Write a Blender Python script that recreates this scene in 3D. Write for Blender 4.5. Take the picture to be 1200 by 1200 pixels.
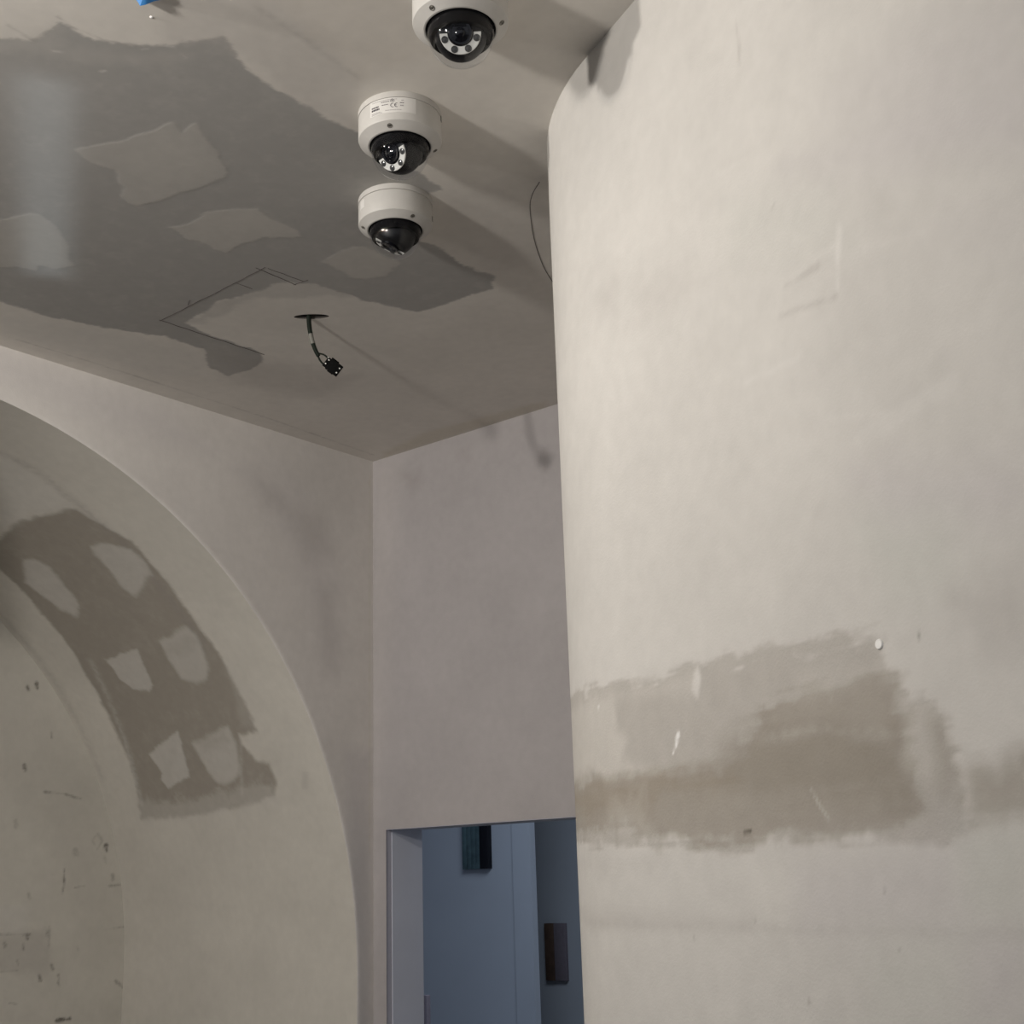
import bpy, bmesh, math, random
import numpy as np
from mathutils import Vector, Matrix

for o in list(bpy.data.objects):
    bpy.data.objects.remove(o, do_unlink=True)
SC = bpy.context.scene
COL = SC.collection
random.seed(4)

# ------------------------------------------------------------------ camera
EYE = 1.80          # lens height above the floor
CEIL = 3.18         # ceiling height
cam = bpy.data.cameras.new('camera')
cam.sensor_fit = 'HORIZONTAL'
cam.sensor_width = 36.0
cam.lens = 1512.1 / 1200.0 * 36.0
cam.clip_start = 0.02
camo = bpy.data.objects.new('camera', cam)
COL.objects.link(camo)
_yaw, _pit, _rol = math.radians(38.9346), math.radians(15.9639), math.radians(-1.8217)
RM = (Matrix.Rotation(_yaw, 3, 'Z') @ Matrix.Rotation(_pit, 3, 'X') @
      Matrix(((1, 0, 0), (0, 0, -1), (0, 1, 0))) @ Matrix.Rotation(_rol, 3, 'Z'))
camo.matrix_world = Matrix.Translation((0, 0, EYE)) @ RM.to_4x4()
SC.camera = camo
# ------------------------------------------------------------------ world, lights, exposure
SC.view_settings.view_transform = 'Standard'
SC.view_settings.look = 'None'
SC.view_settings.gamma = 1.0
SC.view_settings.use_curve_mapping = False
SC.view_settings.exposure = 0.0
w = bpy.data.worlds.new('hall_light')
w.use_nodes = True
w.node_tree.nodes['Background'].inputs[0].default_value = (0.90, 0.93, 1.0, 1)
w.node_tree.nodes['Background'].inputs[1].default_value = 0.34
SC.world = w


def light(name, kind, loc, energy, color, **kw):
    l = bpy.data.lights.new(name, kind)
    l.energy = energy
    l.color = color
    for k, v in kw.items():
        setattr(l, k, v)
    o = bpy.data.objects.new(name, l)
    o.location = loc
    COL.objects.link(o)
    return o


def aim(o, target):
    o.rotation_euler = (Vector(target) - o.location).to_track_quat('-Z', 'Y').to_euler()


# two wide flood lamps left of the viewer: one just below the ceiling, one lower on a stand
fa = light('ceiling_flood', 'SPOT', (-2.15, -0.35, 3.125), 108, (1.0, 0.95, 0.885), shadow_soft_size=0.05, spot_size=math.radians(146), spot_blend=1.0)
aim(fa, (-2.15 - .02, -0.35 + 1, 3.125 + .06))
fb = light('stand_flood', 'SPOT', (-1.52, -0.62, 2.70), 106, (1.0, 0.95, 0.885), shadow_soft_size=0.095, spot_size=math.radians(146), spot_blend=1.0)
aim(fb, (-1.52 - .10, -0.62 + 1, 2.70 + .12))
# added upward area light, no lamp known there: makes the ceiling streak
st = light('added_streak_light', 'AREA', (-2.19, 1.235, 1.42), .042, (0.80, 0.92, 1.0), shape='RECTANGLE', size=0.80, size_y=0.10, spread=math.radians(3.2))
st.rotation_euler = Matrix(((-0.852, 0.523, 0), (0.523, 0.852, 0), (0, 0, -1))).to_euler()
# added cool fill light for the far room, unseen behind the door head
dl = light('added_far_room_fill', 'AREA', (-3.2, 4.2, 3.12), 26, (0.70, 0.83, 1.0), shape='RECTANGLE', size=1.2, size_y=1.2)

# ------------------------------------------------------------------ albedo keys (linear)
KEY = {
    'compound': (.565, .540, .500), 'board': (.40, .388, .372), 'brownboard': (.335, .304, .262),
    'chalk': (.640, .620, .590), 'white': (.80, .79, .77), 'dusty': (.56, .53, .50), 'warm': (.66, .615, .56),
    'greybrown': (.30, .275, .26), 'scuff': (.10, .088, .07), 'lilac': (.50, .470, .475), 'sage': (.50, .505, .465),
    'ochre': (.56, .50, .38), 'wornlight': (.41, .385, .355), 'worn': (.305, .275, .235),
    'worndark': (.255, .228, .190), 'wornbrown': (.275, .235, .185), 'backpaint': (.40, .375, .375),
    'panelbase': (.585, .56, .505), 'vaultbase': (.60, .57, .515), 'wallbase': (.565, .545, .515),
    'leftbase': (.64, .61, .578), 'ceilbase': (.72, .685, .635),
}
PARTS = {'plaster_patch': .0002, 'bare_board': -.0002, 'worn_patch': -.0003}
# outlines of bare board, filler patches, scuffs, darker bands and blotches, trowel marks, in metres along each surface:
# surface, kind, points, colour, strength, edge softness, edge raggedness, raggedness frequency, part, width or streak, angle
LAYERS = [
('ceiling', 'poly', [(-1.859, 0.855), (-1.807, 0.916), (-1.775, 0.951), (-1.701, 0.961), (-1.696, 0.971), (-1.692, 1.019), (-1.652, 1.083), (-1.612, 1.115), (-1.532, 1.163), (-1.555, 1.205), (-1.571, 1.266), (-1.576, 1.348), (-1.578, 1.445), (-1.566, 1.522), (-1.584, 1.72), (-1.593, 1.775), (-1.619, 1.77), (-1.71, 1.827), (-1.78, 1.909), (-1.771, 1.973), (-1.78, 2.015), (-1.787, 2.067), (-1.776, 2.156), (-1.812, 2.204), (-1.924, 2.19), (-2.044, 2.18), (-2.067, 2.097), (-2.092, 2.019), (-2.1, 1.947), (-2.104, 1.893), (-2.168, 1.827), (-2.252, 1.825), (-2.346, 1.802), (-2.41, 1.815), (-2.509, 1.819), (-2.529, 1.909), (-2.516, 2.052), (-2.535, 2.098), (-2.602, 2.133), (-2.714, 2.12), (-2.705, 2.051), (-2.611, 1.961), (-2.616, 1.842), (-2.656, 1.752), (-2.695, 1.665), (-2.725, 1.567), (-2.725, 1.44), (-2.739, 1.32)], 'board', 1, 0.005, 0.012, 30, 'bare_board', 0, 0),
('ceiling', 'poly', [(-1.818, 0.862), (-1.711, 0.951), (-1.744, 1.004), (-1.683, 1.08), (-1.583, 1.164), (-1.655, 1.147), (-1.768, 1.036), (-1.818, 0.953), (-1.881, 0.896)], 'compound', 0.25, 0.02, 0.02, 20, None, 0, 0),
('ceiling', 'poly', [(-2.554, 1.9), (-2.552, 2.082), (-2.655, 2.168), (-2.74, 2.131), (-2.699, 2.04)], 'compound', 0.25, 0.03, 0.02, 20, None, 0, 0),
('ceiling', 'poly', [(-2.529, 1.815), (-2.34, 1.8), (-2.151, 1.825), (-2.091, 1.906), (-2.075, 2.003), (-2.273, 1.85), (-2.474, 1.852)], 'board', 0.35, 0.012, 0.02, 18, None, 0, 0),
('ceiling', 'poly', [(-2.015, 1.186), (-1.983, 1.201), (-1.907, 1.235), (-1.799, 1.258), (-1.82, 1.294), (-1.77, 1.287), (-1.799, 1.341), (-1.863, 1.443), (-1.935, 1.439), (-2.027, 1.419), (-2.113, 1.399), (-2.111, 1.376), (-2.098, 1.346), (-2.062, 1.332), (-2.023, 1.281), (-2.034, 1.234), (-2.023, 1.208)], 'compound', 0.5, 0.004, 0.008, 45, 'plaster_patch', 0, 0),
('ceiling', 'poly', [(-2.134, 1.493), (-2.068, 1.518), (-2.037, 1.503), (-1.981, 1.529), (-1.935, 1.571), (-1.947, 1.63), (-1.939, 1.691), (-1.957, 1.72), (-2.022, 1.66), (-2.087, 1.647), (-2.14, 1.656), (-2.141, 1.607), (-2.146, 1.546)], 'compound', 0.62, 0.004, 0.01, 45, 'plaster_patch', 0, 0),
('ceiling', 'poly', [(-2.434, 1.196), (-2.368, 1.237), (-2.321, 1.25), (-2.284, 1.275), (-2.302, 1.328), (-2.362, 1.393), (-2.418, 1.435), (-2.436, 1.459), (-2.481, 1.44), (-2.496, 1.403), (-2.523, 1.413), (-2.537, 1.377), (-2.625, 1.3)], 'compound', 0.5, 0.004, 0.008, 40, 'plaster_patch', 0, 0),
('ceiling', 'poly', [(-2.013, 1.829), (-1.942, 1.82), (-1.909, 1.823), (-1.88, 1.867), (-1.884, 1.954), (-1.961, 1.978), (-2.009, 1.958), (-2.024, 1.931), (-2.013, 1.887)], 'compound', 0.62, 0.006, 0.01, 40, 'plaster_patch', 0, 0),
('ceiling', 'poly', [(-2.038, 1.526), (-1.937, 1.594), (-1.962, 1.662), (-2.055, 1.597)], 'compound', 0.25, 0.02, 0.02, 30, None, 0, 0),
('ceiling', 'poly', [(-1.963, 1.254), (-1.842, 1.284), (-1.867, 1.404), (-2.035, 1.384)], 'compound', 0.2, 0.03, 0.02, 25, None, 0, 0),
('ceiling', 'poly', [(-1.492, 1.011), (-1.353, 1.136), (-1.441, 1.389), (-1.562, 1.518), (-1.574, 1.347), (-1.532, 1.163), (-1.617, 1.102)], 'dusty', 0.45, 0.02, 0.02, 12, None, 0, 0),
('ceiling', 'poly', [(-1.383, 1.109), (-1.201, 1.27), (-1.301, 1.417), (-1.45, 1.398)], 'warm', 0.5, 0.02, 0.03, 12, None, 0, 0),
('ceiling', 'line', [(-1.428, 1.146), (-1.432, 1.261), (-1.445, 1.393)], 'greybrown', 0.35, 0.01, 0.003, 20, None, 0.008, 0),
('ceiling', 'poly', [(-1.61, 1.773), (-1.398, 1.876), (-1.617, 2.156), (-1.765, 2.148), (-1.749, 2.01)], 'dusty', 0.35, 0.03, 0.03, 12, None, 0, 0),
('ceiling', 'poly', [(-2.598, 1.99), (-2.544, 2.105), (-2.45, 2.365), (-2.666, 2.435), (-2.739, 2.176)], 'greybrown', 0.22, 0.05, 0.04, 12, None, 0, 0),
('ceiling', 'poly', [(-2.789, 1.432), (-2.703, 1.708), (-2.644, 1.97), (-2.757, 2.071), (-2.858, 1.974), (-2.877, 1.67), (-2.904, 1.496)], 'chalk', 0.35, 0.03, 0.03, 14, None, 0, 0),
('ceiling', 'poly', [(-2.874, 2.892), (-2.629, 2.837), (-2.436, 2.862), (-2.192, 2.893), (-2.228, 2.939), (-2.497, 2.933), (-2.911, 2.93)], 'ochre', 0.35, 0.02, 0.015, 12, None, 0, 0),
('ceiling', 'line', [(-2.905, 1.59), (-2.897, 1.81), (-2.896, 2.136), (-2.896, 2.435), (-2.918, 2.885)], 'greybrown', 0.5, 0.006, 0.003, 20, None, 0.004, 0),
('ceiling', 'line', [(-1.766, 0.908), (-1.77, 0.937), (-1.772, 0.957)], 'greybrown', 0.5, 0.005, 0.003, 20, None, 0.006, 0),
('ceiling', 'line', [(-1.687, 0.949), (-1.693, 0.979), (-1.684, 1.03), (-1.654, 1.085)], 'greybrown', 0.5, 0.004, 0.003, 20, None, 0.003, 0),
('ceiling', 'line', [(-1.53, 1.162), (-1.563, 1.23), (-1.578, 1.291)], 'greybrown', 0.45, 0.004, 0.003, 20, None, 0.003, 0),
('ceiling', 'line', [(-1.841, 1.994), (-1.809, 2.047), (-1.768, 2.146)], 'compound', 0.3, 0.006, 0.003, 20, None, 0.004, 0),
('ceiling', 'line', [(-1.91, 1.344), (-1.896, 1.374)], 'chalk', 0.5, 0.003, 0.003, 20, None, 0.003, 0),
('ceiling', 'line', [(-1.618, 1.139), (-1.622, 1.154)], 'chalk', 0.8, 0.003, 0.003, 20, None, 0.003, 0),
('ceiling', 'line', [(-1.659, 1.089), (-1.649, 1.095)], 'chalk', 0.8, 0.003, 0.003, 20, None, 0.003, 0),
('ceiling', 'line', [(-1.773, 0.993), (-1.765, 1.004)], 'chalk', 0.8, 0.003, 0.003, 20, None, 0.003, 0),
('ceiling', 'line', [(-1.763, 1.08), (-1.756, 1.083)], 'chalk', 0.8, 0.003, 0.003, 20, None, 0.003, 0),
('ceiling', 'line', [(-1.62, 1.112), (-1.613, 1.121)], 'chalk', 0.8, 0.003, 0.003, 20, None, 0.003, 0),
('left', 'poly', [(2.369, 3.036), (2.537, 3.033), (2.737, 2.849), (2.795, 2.525), (2.742, 2.438), (2.667, 2.671), (2.541, 2.868)], 'lilac', 0.32, 0.1, 0.05, 8, None, 0, 0),
('left', 'poly', [(2.574, 2.93), (2.717, 2.958), (2.756, 2.824), (2.647, 2.805)], 'greybrown', 0.28, 0.06, 0.02, 14, None, 0, 0),
('left', 'poly', [(2.435, 3.01), (2.538, 2.991), (2.557, 2.926), (2.471, 2.936)], 'greybrown', 0.25, 0.05, 0.02, 14, None, 0, 0),
('left', 'poly', [(2.691, 2.702), (2.764, 2.713), (2.778, 2.441), (2.723, 2.463)], 'greybrown', 0.2, 0.05, 0.02, 14, None, 0, 0),
('left', 'poly', [(1.533, 3.177), (2.056, 3.156), (2.272, 3.054), (1.895, 3.037), (1.541, 3.085)], 'lilac', 0.3, 0.06, 0.02, 8, None, 0, 0),
('left', 'poly', [(2.812, 2.205), (2.931, 2.212), (2.93, 1.353), (2.873, 1.359)], 'lilac', 0.4, 0.04, 0.01, 8, None, 0, 0),
('left', 'line', [(2.92, 3.119), (2.919, 2.539), (2.919, 1.897)], 'ochre', 0.3, 0.006, 0.003, 20, None, 0.004, 0),
('vault', 'poly', [(1.069, 1.604), (0.77, 1.662), (0.588, 1.708), (0.321, 1.684), (0.307, 1.618), (0.254, 1.513), (0.259, 1.388), (0.274, 1.241), (0.26, 1.112), (0.255, 0.946), (0.254, 0.796), (0.251, 0.772), (0.342, 0.767), (0.349, 0.738), (0.316, 0.679), (0.254, 0.662), (0.246, 0.607), (0.275, 0.555), (0.444, 0.532), (0.692, 0.514), (1.003, 0.52), (0.994, 0.566), (0.963, 0.722), (0.969, 0.888), (0.963, 1.08), (0.945, 1.216), (0.941, 1.395), (0.925, 1.556), (1.24, 1.489)], 'brownboard', 1, 0.012, 0.014, 22, 'bare_board', 0, 0),
('vault', 'poly', [(0.539, 1.93), (0.288, 1.968), (0.303, 1.786), (0.325, 1.707), (0.653, 1.707), (0.995, 1.652)], 'chalk', 0.3, 0.03, 0.02, 14, None, 0, 0),
('vault', 'line', [(0.288, 1.968), (0.273, 1.865), (0.295, 1.697), (0.293, 1.527), (0.307, 1.317), (0.307, 1.08)], 'greybrown', 0.5, 0.03, 0.003, 20, None, 0.02, 0),
('vault', 'poly', [(0.977, 0.58), (0.667, 0.575), (0.263, 0.605), (0.283, 0.536), (0.696, 0.503), (1.03, 0.515)], 'compound', 0.45, 0.02, 0.03, 30, None, 0, 0),
('vault', 'poly', [(0.257, 1.024), (0.221, 0.941), (0.259, 0.779), (0.31, 0.8)], 'compound', 0.25, 0.02, 0.02, 20, None, 0, 0),
('vault', 'poly', [(0.769, 1.561), (0.72, 1.548), (0.696, 1.51), (0.713, 1.421), (0.729, 1.335), (0.791, 1.297), (0.843, 1.344), (0.869, 1.419), (0.883, 1.477)], 'compound', 0.78, 0.013, 0.012, 24, 'plaster_patch', 0, 0),
('vault', 'poly', [(0.435, 1.533), (0.377, 1.535), (0.284, 1.485), (0.277, 1.433), (0.304, 1.377), (0.373, 1.344), (0.452, 1.317), (0.47, 1.365), (0.454, 1.441), (0.447, 1.498)], 'compound', 0.75, 0.013, 0.012, 24, 'plaster_patch', 0, 0),
('vault', 'poly', [(0.807, 1.116), (0.619, 1.128), (0.639, 1.046), (0.652, 0.99), (0.685, 0.971), (0.758, 0.988), (0.799, 1.038)], 'compound', 0.8, 0.006, 0.01, 24, 'plaster_patch', 0, 0),
('vault', 'poly', [(0.487, 1.137), (0.328, 1.167), (0.306, 1.133), (0.337, 1.014), (0.377, 0.972), (0.435, 0.97), (0.496, 0.995), (0.498, 1.061)], 'compound', 0.72, 0.013, 0.012, 24, 'plaster_patch', 0, 0),
('vault', 'poly', [(0.845, 0.749), (0.638, 0.814), (0.647, 0.755), (0.668, 0.65), (0.801, 0.619), (0.822, 0.65), (0.801, 0.672), (0.827, 0.711)], 'compound', 0.8, 0.006, 0.01, 24, 'plaster_patch', 0, 0),
('vault', 'poly', [(0.587, 0.761), (0.379, 0.804), (0.374, 0.74), (0.408, 0.641), (0.479, 0.613), (0.529, 0.614), (0.562, 0.653), (0.577, 0.724)], 'compound', 0.75, 0.013, 0.012, 24, 'plaster_patch', 0, 0),
('vault', 'poly', [(0.497, 1.105), (0.346, 1.136), (0.318, 1.108), (0.446, 1.07)], 'brownboard', 0.25, 0.02, 0.01, 20, None, 0, 0),
('vault', 'poly', [(0.565, 0.759), (0.416, 0.787), (0.392, 0.754), (0.544, 0.732)], 'brownboard', 0.3, 0.02, 0.01, 20, None, 0, 0),
('vault', 'line', [(0.892, 1.123), (0.921, 0.951), (0.949, 0.77), (0.977, 0.58)], 'chalk', 0.45, 0.02, 0.003, 20, None, 0.02, 0),
('vault', 'line', [(1.158, 1.385), (1.154, 1.153), (1.158, 0.928), (1.158, 0.69)], 'greybrown', 0.35, 0.03, 0.003, 20, None, 0.02, 0),  # darker band along the back edge of the vault
('vault', 'line', [(0.346, 0.758), (0.394, 0.659), (0.427, 0.574)], 'chalk', 0.3, 0.01, 0.003, 20, None, 0.01, 0),
('vault', 'poly', [(0.115, 0.622), (0.088, 0.62), (0.11, 0.566), (0.137, 0.568)], 'greybrown', 0.22, 0.006, 0.006, 30, None, 0, 0),
('vault', 'line', [(1.158, 0.231), (0.633, 0.209), (0.02, 0.207)], 'greybrown', 0.1, 0.03, 0.003, 20, None, 0.01, 0),
('panel', 'line', [(2.516, 2.149), (2.589, 2.145), (2.658, 2.129)], 'scuff', 0.55, 0.004, 0.006, 40, None, 0.006, 0),
('panel', 'line', [(2.608, 1.89), (2.612, 1.833), (2.607, 1.804)], 'scuff', 0.75, 0.004, 0.006, 40, None, 0.005, 0),
('panel', 'line', [(2.656, 1.826), (2.696, 1.831)], 'scuff', 0.6, 0.004, 0.006, 40, None, 0.005, 0),
('panel', 'line', [(2.793, 1.829), (2.842, 1.831)], 'scuff', 0.5, 0.004, 0.006, 40, None, 0.005, 0),
('panel', 'line', [(2.386, 1.683), (2.495, 1.678)], 'scuff', 0.6, 0.004, 0.006, 40, None, 0.004, 0),
('panel', 'line', [(2.747, 1.677), (2.862, 1.686)], 'scuff', 0.4, 0.004, 0.006, 40, None, 0.003, 0),
('panel', 'line', [(2.396, 1.565), (2.457, 1.566)], 'scuff', 0.4, 0.004, 0.006, 40, None, 0.004, 0),
('panel', 'line', [(2.435, 1.467), (2.466, 1.459)], 'scuff', 0.5, 0.004, 0.006, 40, None, 0.006, 0),
('panel', 'line', [(2.615, 1.395), (2.666, 1.396)], 'scuff', 0.9, 0.004, 0.006, 40, None, 0.012, 0),
('panel', 'line', [(2.841, 1.503), (2.874, 1.478)], 'scuff', 0.5, 0.004, 0.006, 40, None, 0.012, 0),
('panel', 'line', [(2.608, 1.526), (2.62, 1.503)], 'scuff', 0.8, 0.004, 0.006, 40, None, 0.006, 0),
('panel', 'line', [(2.566, 1.702), (2.568, 1.633)], 'scuff', 0.4, 0.004, 0.006, 40, None, 0.004, 0),
('panel', 'line', [(2.419, 2.509), (2.424, 2.494)], 'scuff', 0.8, 0.006, 0.008, 40, None, 0.009, 0),
('panel', 'line', [(2.454, 2.521), (2.459, 2.506)], 'scuff', 0.95, 0.006, 0.008, 40, None, 0.011, 0),
('panel', 'line', [(2.524, 2.352), (2.528, 2.338)], 'scuff', 0.95, 0.006, 0.008, 40, None, 0.01, 0),
('panel', 'line', [(2.431, 2.235), (2.436, 2.221)], 'scuff', 0.8, 0.006, 0.008, 40, None, 0.009, 0),
('panel', 'line', [(2.77, 1.965), (2.775, 1.95)], 'scuff', 1, 0.006, 0.008, 40, None, 0.014, 0),
('panel', 'line', [(2.54, 1.544), (2.544, 1.531)], 'scuff', 0.9, 0.006, 0.008, 40, None, 0.009, 0),
('panel', 'line', [(2.472, 1.646), (2.476, 1.632)], 'scuff', 0.7, 0.006, 0.008, 40, None, 0.008, 0),
('panel', 'line', [(2.455, 1.596), (2.459, 1.582)], 'scuff', 0.7, 0.006, 0.008, 40, None, 0.007, 0),
('panel', 'line', [(2.611, 1.539), (2.615, 1.525)], 'scuff', 0.8, 0.006, 0.008, 40, None, 0.007, 0),
('panel', 'line', [(2.485, 1.678), (2.49, 1.664)], 'scuff', 0.8, 0.006, 0.008, 40, None, 0.01, 0),
('panel', 'line', [(2.558, 1.683), (2.562, 1.669)], 'scuff', 0.6, 0.006, 0.008, 40, None, 0.009, 0),
('panel', 'line', [(2.412, 2.046), (2.416, 2.032)], 'scuff', 0.3, 0.006, 0.008, 40, None, 0.012, 0),
('panel', 'line', [(2.647, 1.953), (2.651, 1.938)], 'scuff', 0.3, 0.006, 0.008, 40, None, 0.02, 0),
('panel', 'line', [(2.769, 1.926), (2.774, 1.911)], 'scuff', 0.3, 0.006, 0.008, 40, None, 0.012, 0),
('panel', 'line', [(2.676, 1.632), (2.68, 1.618)], 'scuff', 0.3, 0.006, 0.008, 40, None, 0.006, 0),
('panel', 'line', [(2.404, 1.658), (2.408, 1.644)], 'scuff', 0.5, 0.006, 0.008, 40, None, 0.006, 0),
('panel', 'line', [(2.478, 1.808), (2.482, 1.794)], 'scuff', 0.4, 0.006, 0.008, 40, None, 0.01, 0),
('panel', 'line', [(2.805, 1.864), (2.809, 1.849)], 'scuff', 0.4, 0.006, 0.008, 40, None, 0.012, 0),
('panel', 'line', [(2.585, 1.574), (2.59, 1.56)], 'scuff', 0.6, 0.006, 0.008, 40, None, 0.006, 0),
('panel', 'line', [(2.713, 1.985), (2.732, 2.009), (2.755, 1.985), (2.736, 1.956), (2.713, 1.985)], 'scuff', 0.35, 0.006, 0.003, 20, None, 0.006, 0),
('panel', 'poly', [(2.288, 1.781), (2.478, 1.775), (2.485, 1.678), (2.297, 1.679)], 'chalk', 0.3, 0.02, 0.02, 12, None, 0, 0),
('panel', 'poly', [(2.297, 1.679), (2.567, 1.688), (2.578, 1.55), (2.307, 1.569)], 'greybrown', 0.25, 0.02, 0.02, 20, None, 0, 0),
('panel', 'poly', [(2.217, 2.589), (2.444, 2.523), (2.668, 2.237), (2.793, 1.941), (2.857, 1.588), (2.712, 1.597), (2.55, 1.999), (2.249, 2.219)], 'greybrown', 0.12, 0.08, 0.05, 6, None, 0, 0),  # faint darker band following the arch outline
('back', 'poly', [(-2.846, 3.107), (-2.753, 3.097), (-2.739, 3.053), (-2.8, 3.043)], 'greybrown', 0.45, 0.03, 0.02, 14, None, 0, 0),  # soft grey-brown blotch just below the ceiling
('back', 'poly', [(-2.591, 3.152), (-2.53, 3.138), (-2.532, 3.075), (-2.593, 3.095)], 'greybrown', 0.25, 0.03, 0.02, 14, None, 0, 0),  # second, fainter grey-brown blotch
('back', 'poly', [(-2.97, 3.18), (-2.838, 3.167), (-2.881, 2.696), (-2.942, 1.999), (-2.972, 2.0)], 'warm', 0.12, 0.06, 0.02, 8, None, 0, 0),
('wall', 'poly', [(-0.6, 2.127), (-0.086, 2.091), (0.045, 2.078), (0.166, 2.08), (0.309, 2.07), (0.38, 2.082), (0.412, 2.078), (0.441, 2.063), (0.53, 2.064), (0.588, 2.045), (0.59, 2.018), (0.612, 1.997), (0.611, 1.973), (0.638, 1.971), (0.664, 1.947), (0.677, 1.893), (0.684, 1.869), (0.672, 1.834), (0.643, 1.827), (0.585, 1.834), (0.502, 1.841), (0.408, 1.841), (0.268, 1.835), (0.195, 1.837), (0.107, 1.851), (-0.002, 1.85), (-0.6, 1.872), (-0.6, 1.999)], 'wornlight', 0.9, 0.009, 0.018, 24, 'worn_patch', 3, 0),
('wall', 'poly', [(-0.6, 1.958), (0.065, 1.946), (0.236, 1.938), (0.31, 1.949), (0.353, 2.01), (0.477, 2.002), (0.549, 2.01), (0.599, 1.996), (0.609, 1.958), (0.613, 1.907), (0.607, 1.857), (0.586, 1.838), (0.502, 1.842), (0.338, 1.844), (0.269, 1.841), (0.196, 1.841), (0.087, 1.855), (-0.001, 1.864), (-0.6, 1.89)], 'worn', 0.72, 0.011, 0.02, 24, None, 3, 0),
('wall', 'poly', [(0.313, 1.974), (0.472, 1.966), (0.597, 1.942), (0.604, 1.908), (0.603, 1.866), (0.528, 1.879), (0.401, 1.893), (0.233, 1.91), (0.116, 1.924), (0.149, 1.938)], 'worndark', 0.55, 0.03, 0.03, 14, None, 3, 0),
('wall', 'poly', [(-0.6, 1.952), (0.118, 1.941), (0.29, 1.931), (0.305, 1.91), (0.115, 1.913), (0.035, 1.879), (-0.161, 1.89)], 'wornbrown', 0.55, 0.02, 0.02, 14, None, 3, 0),
('wall', 'poly', [(0.607, 1.969), (0.644, 1.966), (0.659, 1.952), (0.652, 1.928), (0.653, 1.883), (0.613, 1.894), (0.59, 1.917)], 'compound', 0.35, 0.012, 0.015, 16, None, 0, 0),
('wall', 'poly', [(0.642, 1.954), (0.659, 1.952), (0.669, 1.91), (0.658, 1.878), (0.648, 1.891)], 'worndark', 0.4, 0.015, 0.015, 20, None, 0, 0),
('wall', 'poly', [(0.677, 1.893), (0.699, 1.895), (0.726, 1.893), (0.765, 1.912), (0.779, 1.911), (0.768, 1.846), (0.726, 1.839), (0.679, 1.837)], 'worn', 0.72, 0.02, 0.02, 18, None, 2, 0),
('wall', 'poly', [(0.68, 1.909), (0.689, 1.896), (0.691, 1.86), (0.68, 1.861), (0.678, 1.881)], 'chalk', 0.5, 0.012, 0.01, 18, None, 0, 0),
('wall', 'poly', [(-0.087, 2.082), (-0.008, 2.073), (-0.008, 2.022), (0.026, 2.004), (0.011, 1.973), (0.107, 1.941), (0.008, 1.944), (-0.124, 1.961), (-0.6, 1.972), (-0.6, 2.054)], 'compound', 0.6, 0.015, 0.02, 18, None, 0, 0),
('wall', 'poly', [(0.216, 2.077), (0.223, 2.06), (0.21, 2.034), (0.202, 2.046), (0.207, 2.068)], 'chalk', 0.8, 0.006, 0.006, 20, None, 0, 0),
('wall', 'poly', [(-0.003, 2.067), (0.205, 2.065), (0.211, 2.04), (0.088, 2.051)], 'compound', 0.35, 0.015, 0.01, 18, None, 0, 0),
('wall', 'poly', [(0.436, 2.028), (0.578, 2.024), (0.589, 2.013), (0.528, 2.009), (0.449, 2.011)], 'compound', 0.3, 0.02, 0.015, 18, None, 0, 0),
('wall', 'poly', [(-0.045, 1.919), (0.05, 1.918), (0.066, 1.861), (-0.066, 1.867)], 'compound', 0.25, 0.02, 0.02, 30, None, 0, 0),
('wall', 'line', [(-0.072, 1.885), (-0.069, 1.85)], 'worn', 0.5, 0.008, 0.003, 20, None, 0.006, 0),
('wall', 'line', [(-0.029, 1.883), (-0.029, 1.854)], 'worn', 0.5, 0.008, 0.003, 20, None, 0.006, 0),
('wall', 'line', [(0.029, 1.88), (0.029, 1.849)], 'worn', 0.5, 0.008, 0.003, 20, None, 0.006, 0),
('wall', 'line', [(0.093, 1.863), (0.095, 1.833)], 'worn', 0.5, 0.008, 0.003, 20, None, 0.006, 0),
('wall', 'poly', [(0.191, 1.844), (0.265, 1.841), (0.259, 1.833), (0.204, 1.835)], 'worn', 0.7, 0.004, 0.004, 25, None, 0, 0),
('wall', 'poly', [(0.269, 1.842), (0.341, 1.841), (0.337, 1.836), (0.286, 1.836)], 'worn', 0.5, 0.004, 0.004, 25, None, 0, 0),
('wall', 'line', [(0.435, 1.895), (0.447, 1.876), (0.463, 1.857)], 'chalk', 0.5, 0.003, 0.003, 20, None, 0.003, 0),
('wall', 'line', [(0.303, 1.965), (0.471, 1.961), (0.578, 1.942)], 'chalk', 0.25, 0.012, 0.003, 20, None, 0.006, 0),
('wall', 'line', [(-0.6, 1.94), (-0.6, 1.893)], 'worn', 0.2, 0.02, 0.003, 20, None, 0.01, 0),
('wall', 'line', [(0.157, 1.99), (0.154, 1.986)], 'white', 0.9, 0.002, 0.003, 40, None, 0.007, 0),
('wall', 'line', [(0.151, 1.979), (0.149, 1.975)], 'white', 0.9, 0.002, 0.003, 40, None, 0.006, 0),
('wall', 'line', [(0.144, 1.97), (0.141, 1.966)], 'white', 0.9, 0.002, 0.003, 40, None, 0.005, 0),
('wall', 'line', [(0.154, 1.986), (0.152, 1.981)], 'white', 0.9, 0.002, 0.003, 40, None, 0.007, 0),
('wall', 'line', [(-0.069, 2.06), (-0.073, 2.056)], 'white', 0.9, 0.002, 0.003, 40, None, 0.004, 0),
('wall', 'line', [(0.294, 1.85), (0.309, 1.851)], 'scuff', 1, 0.002, 0.002, 40, None, 0.005, 0),
('wall', 'line', [(0.164, 1.724), (0.165, 1.715)], 'scuff', 0.9, 0.002, 0.002, 40, None, 0.003, 0),
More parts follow.
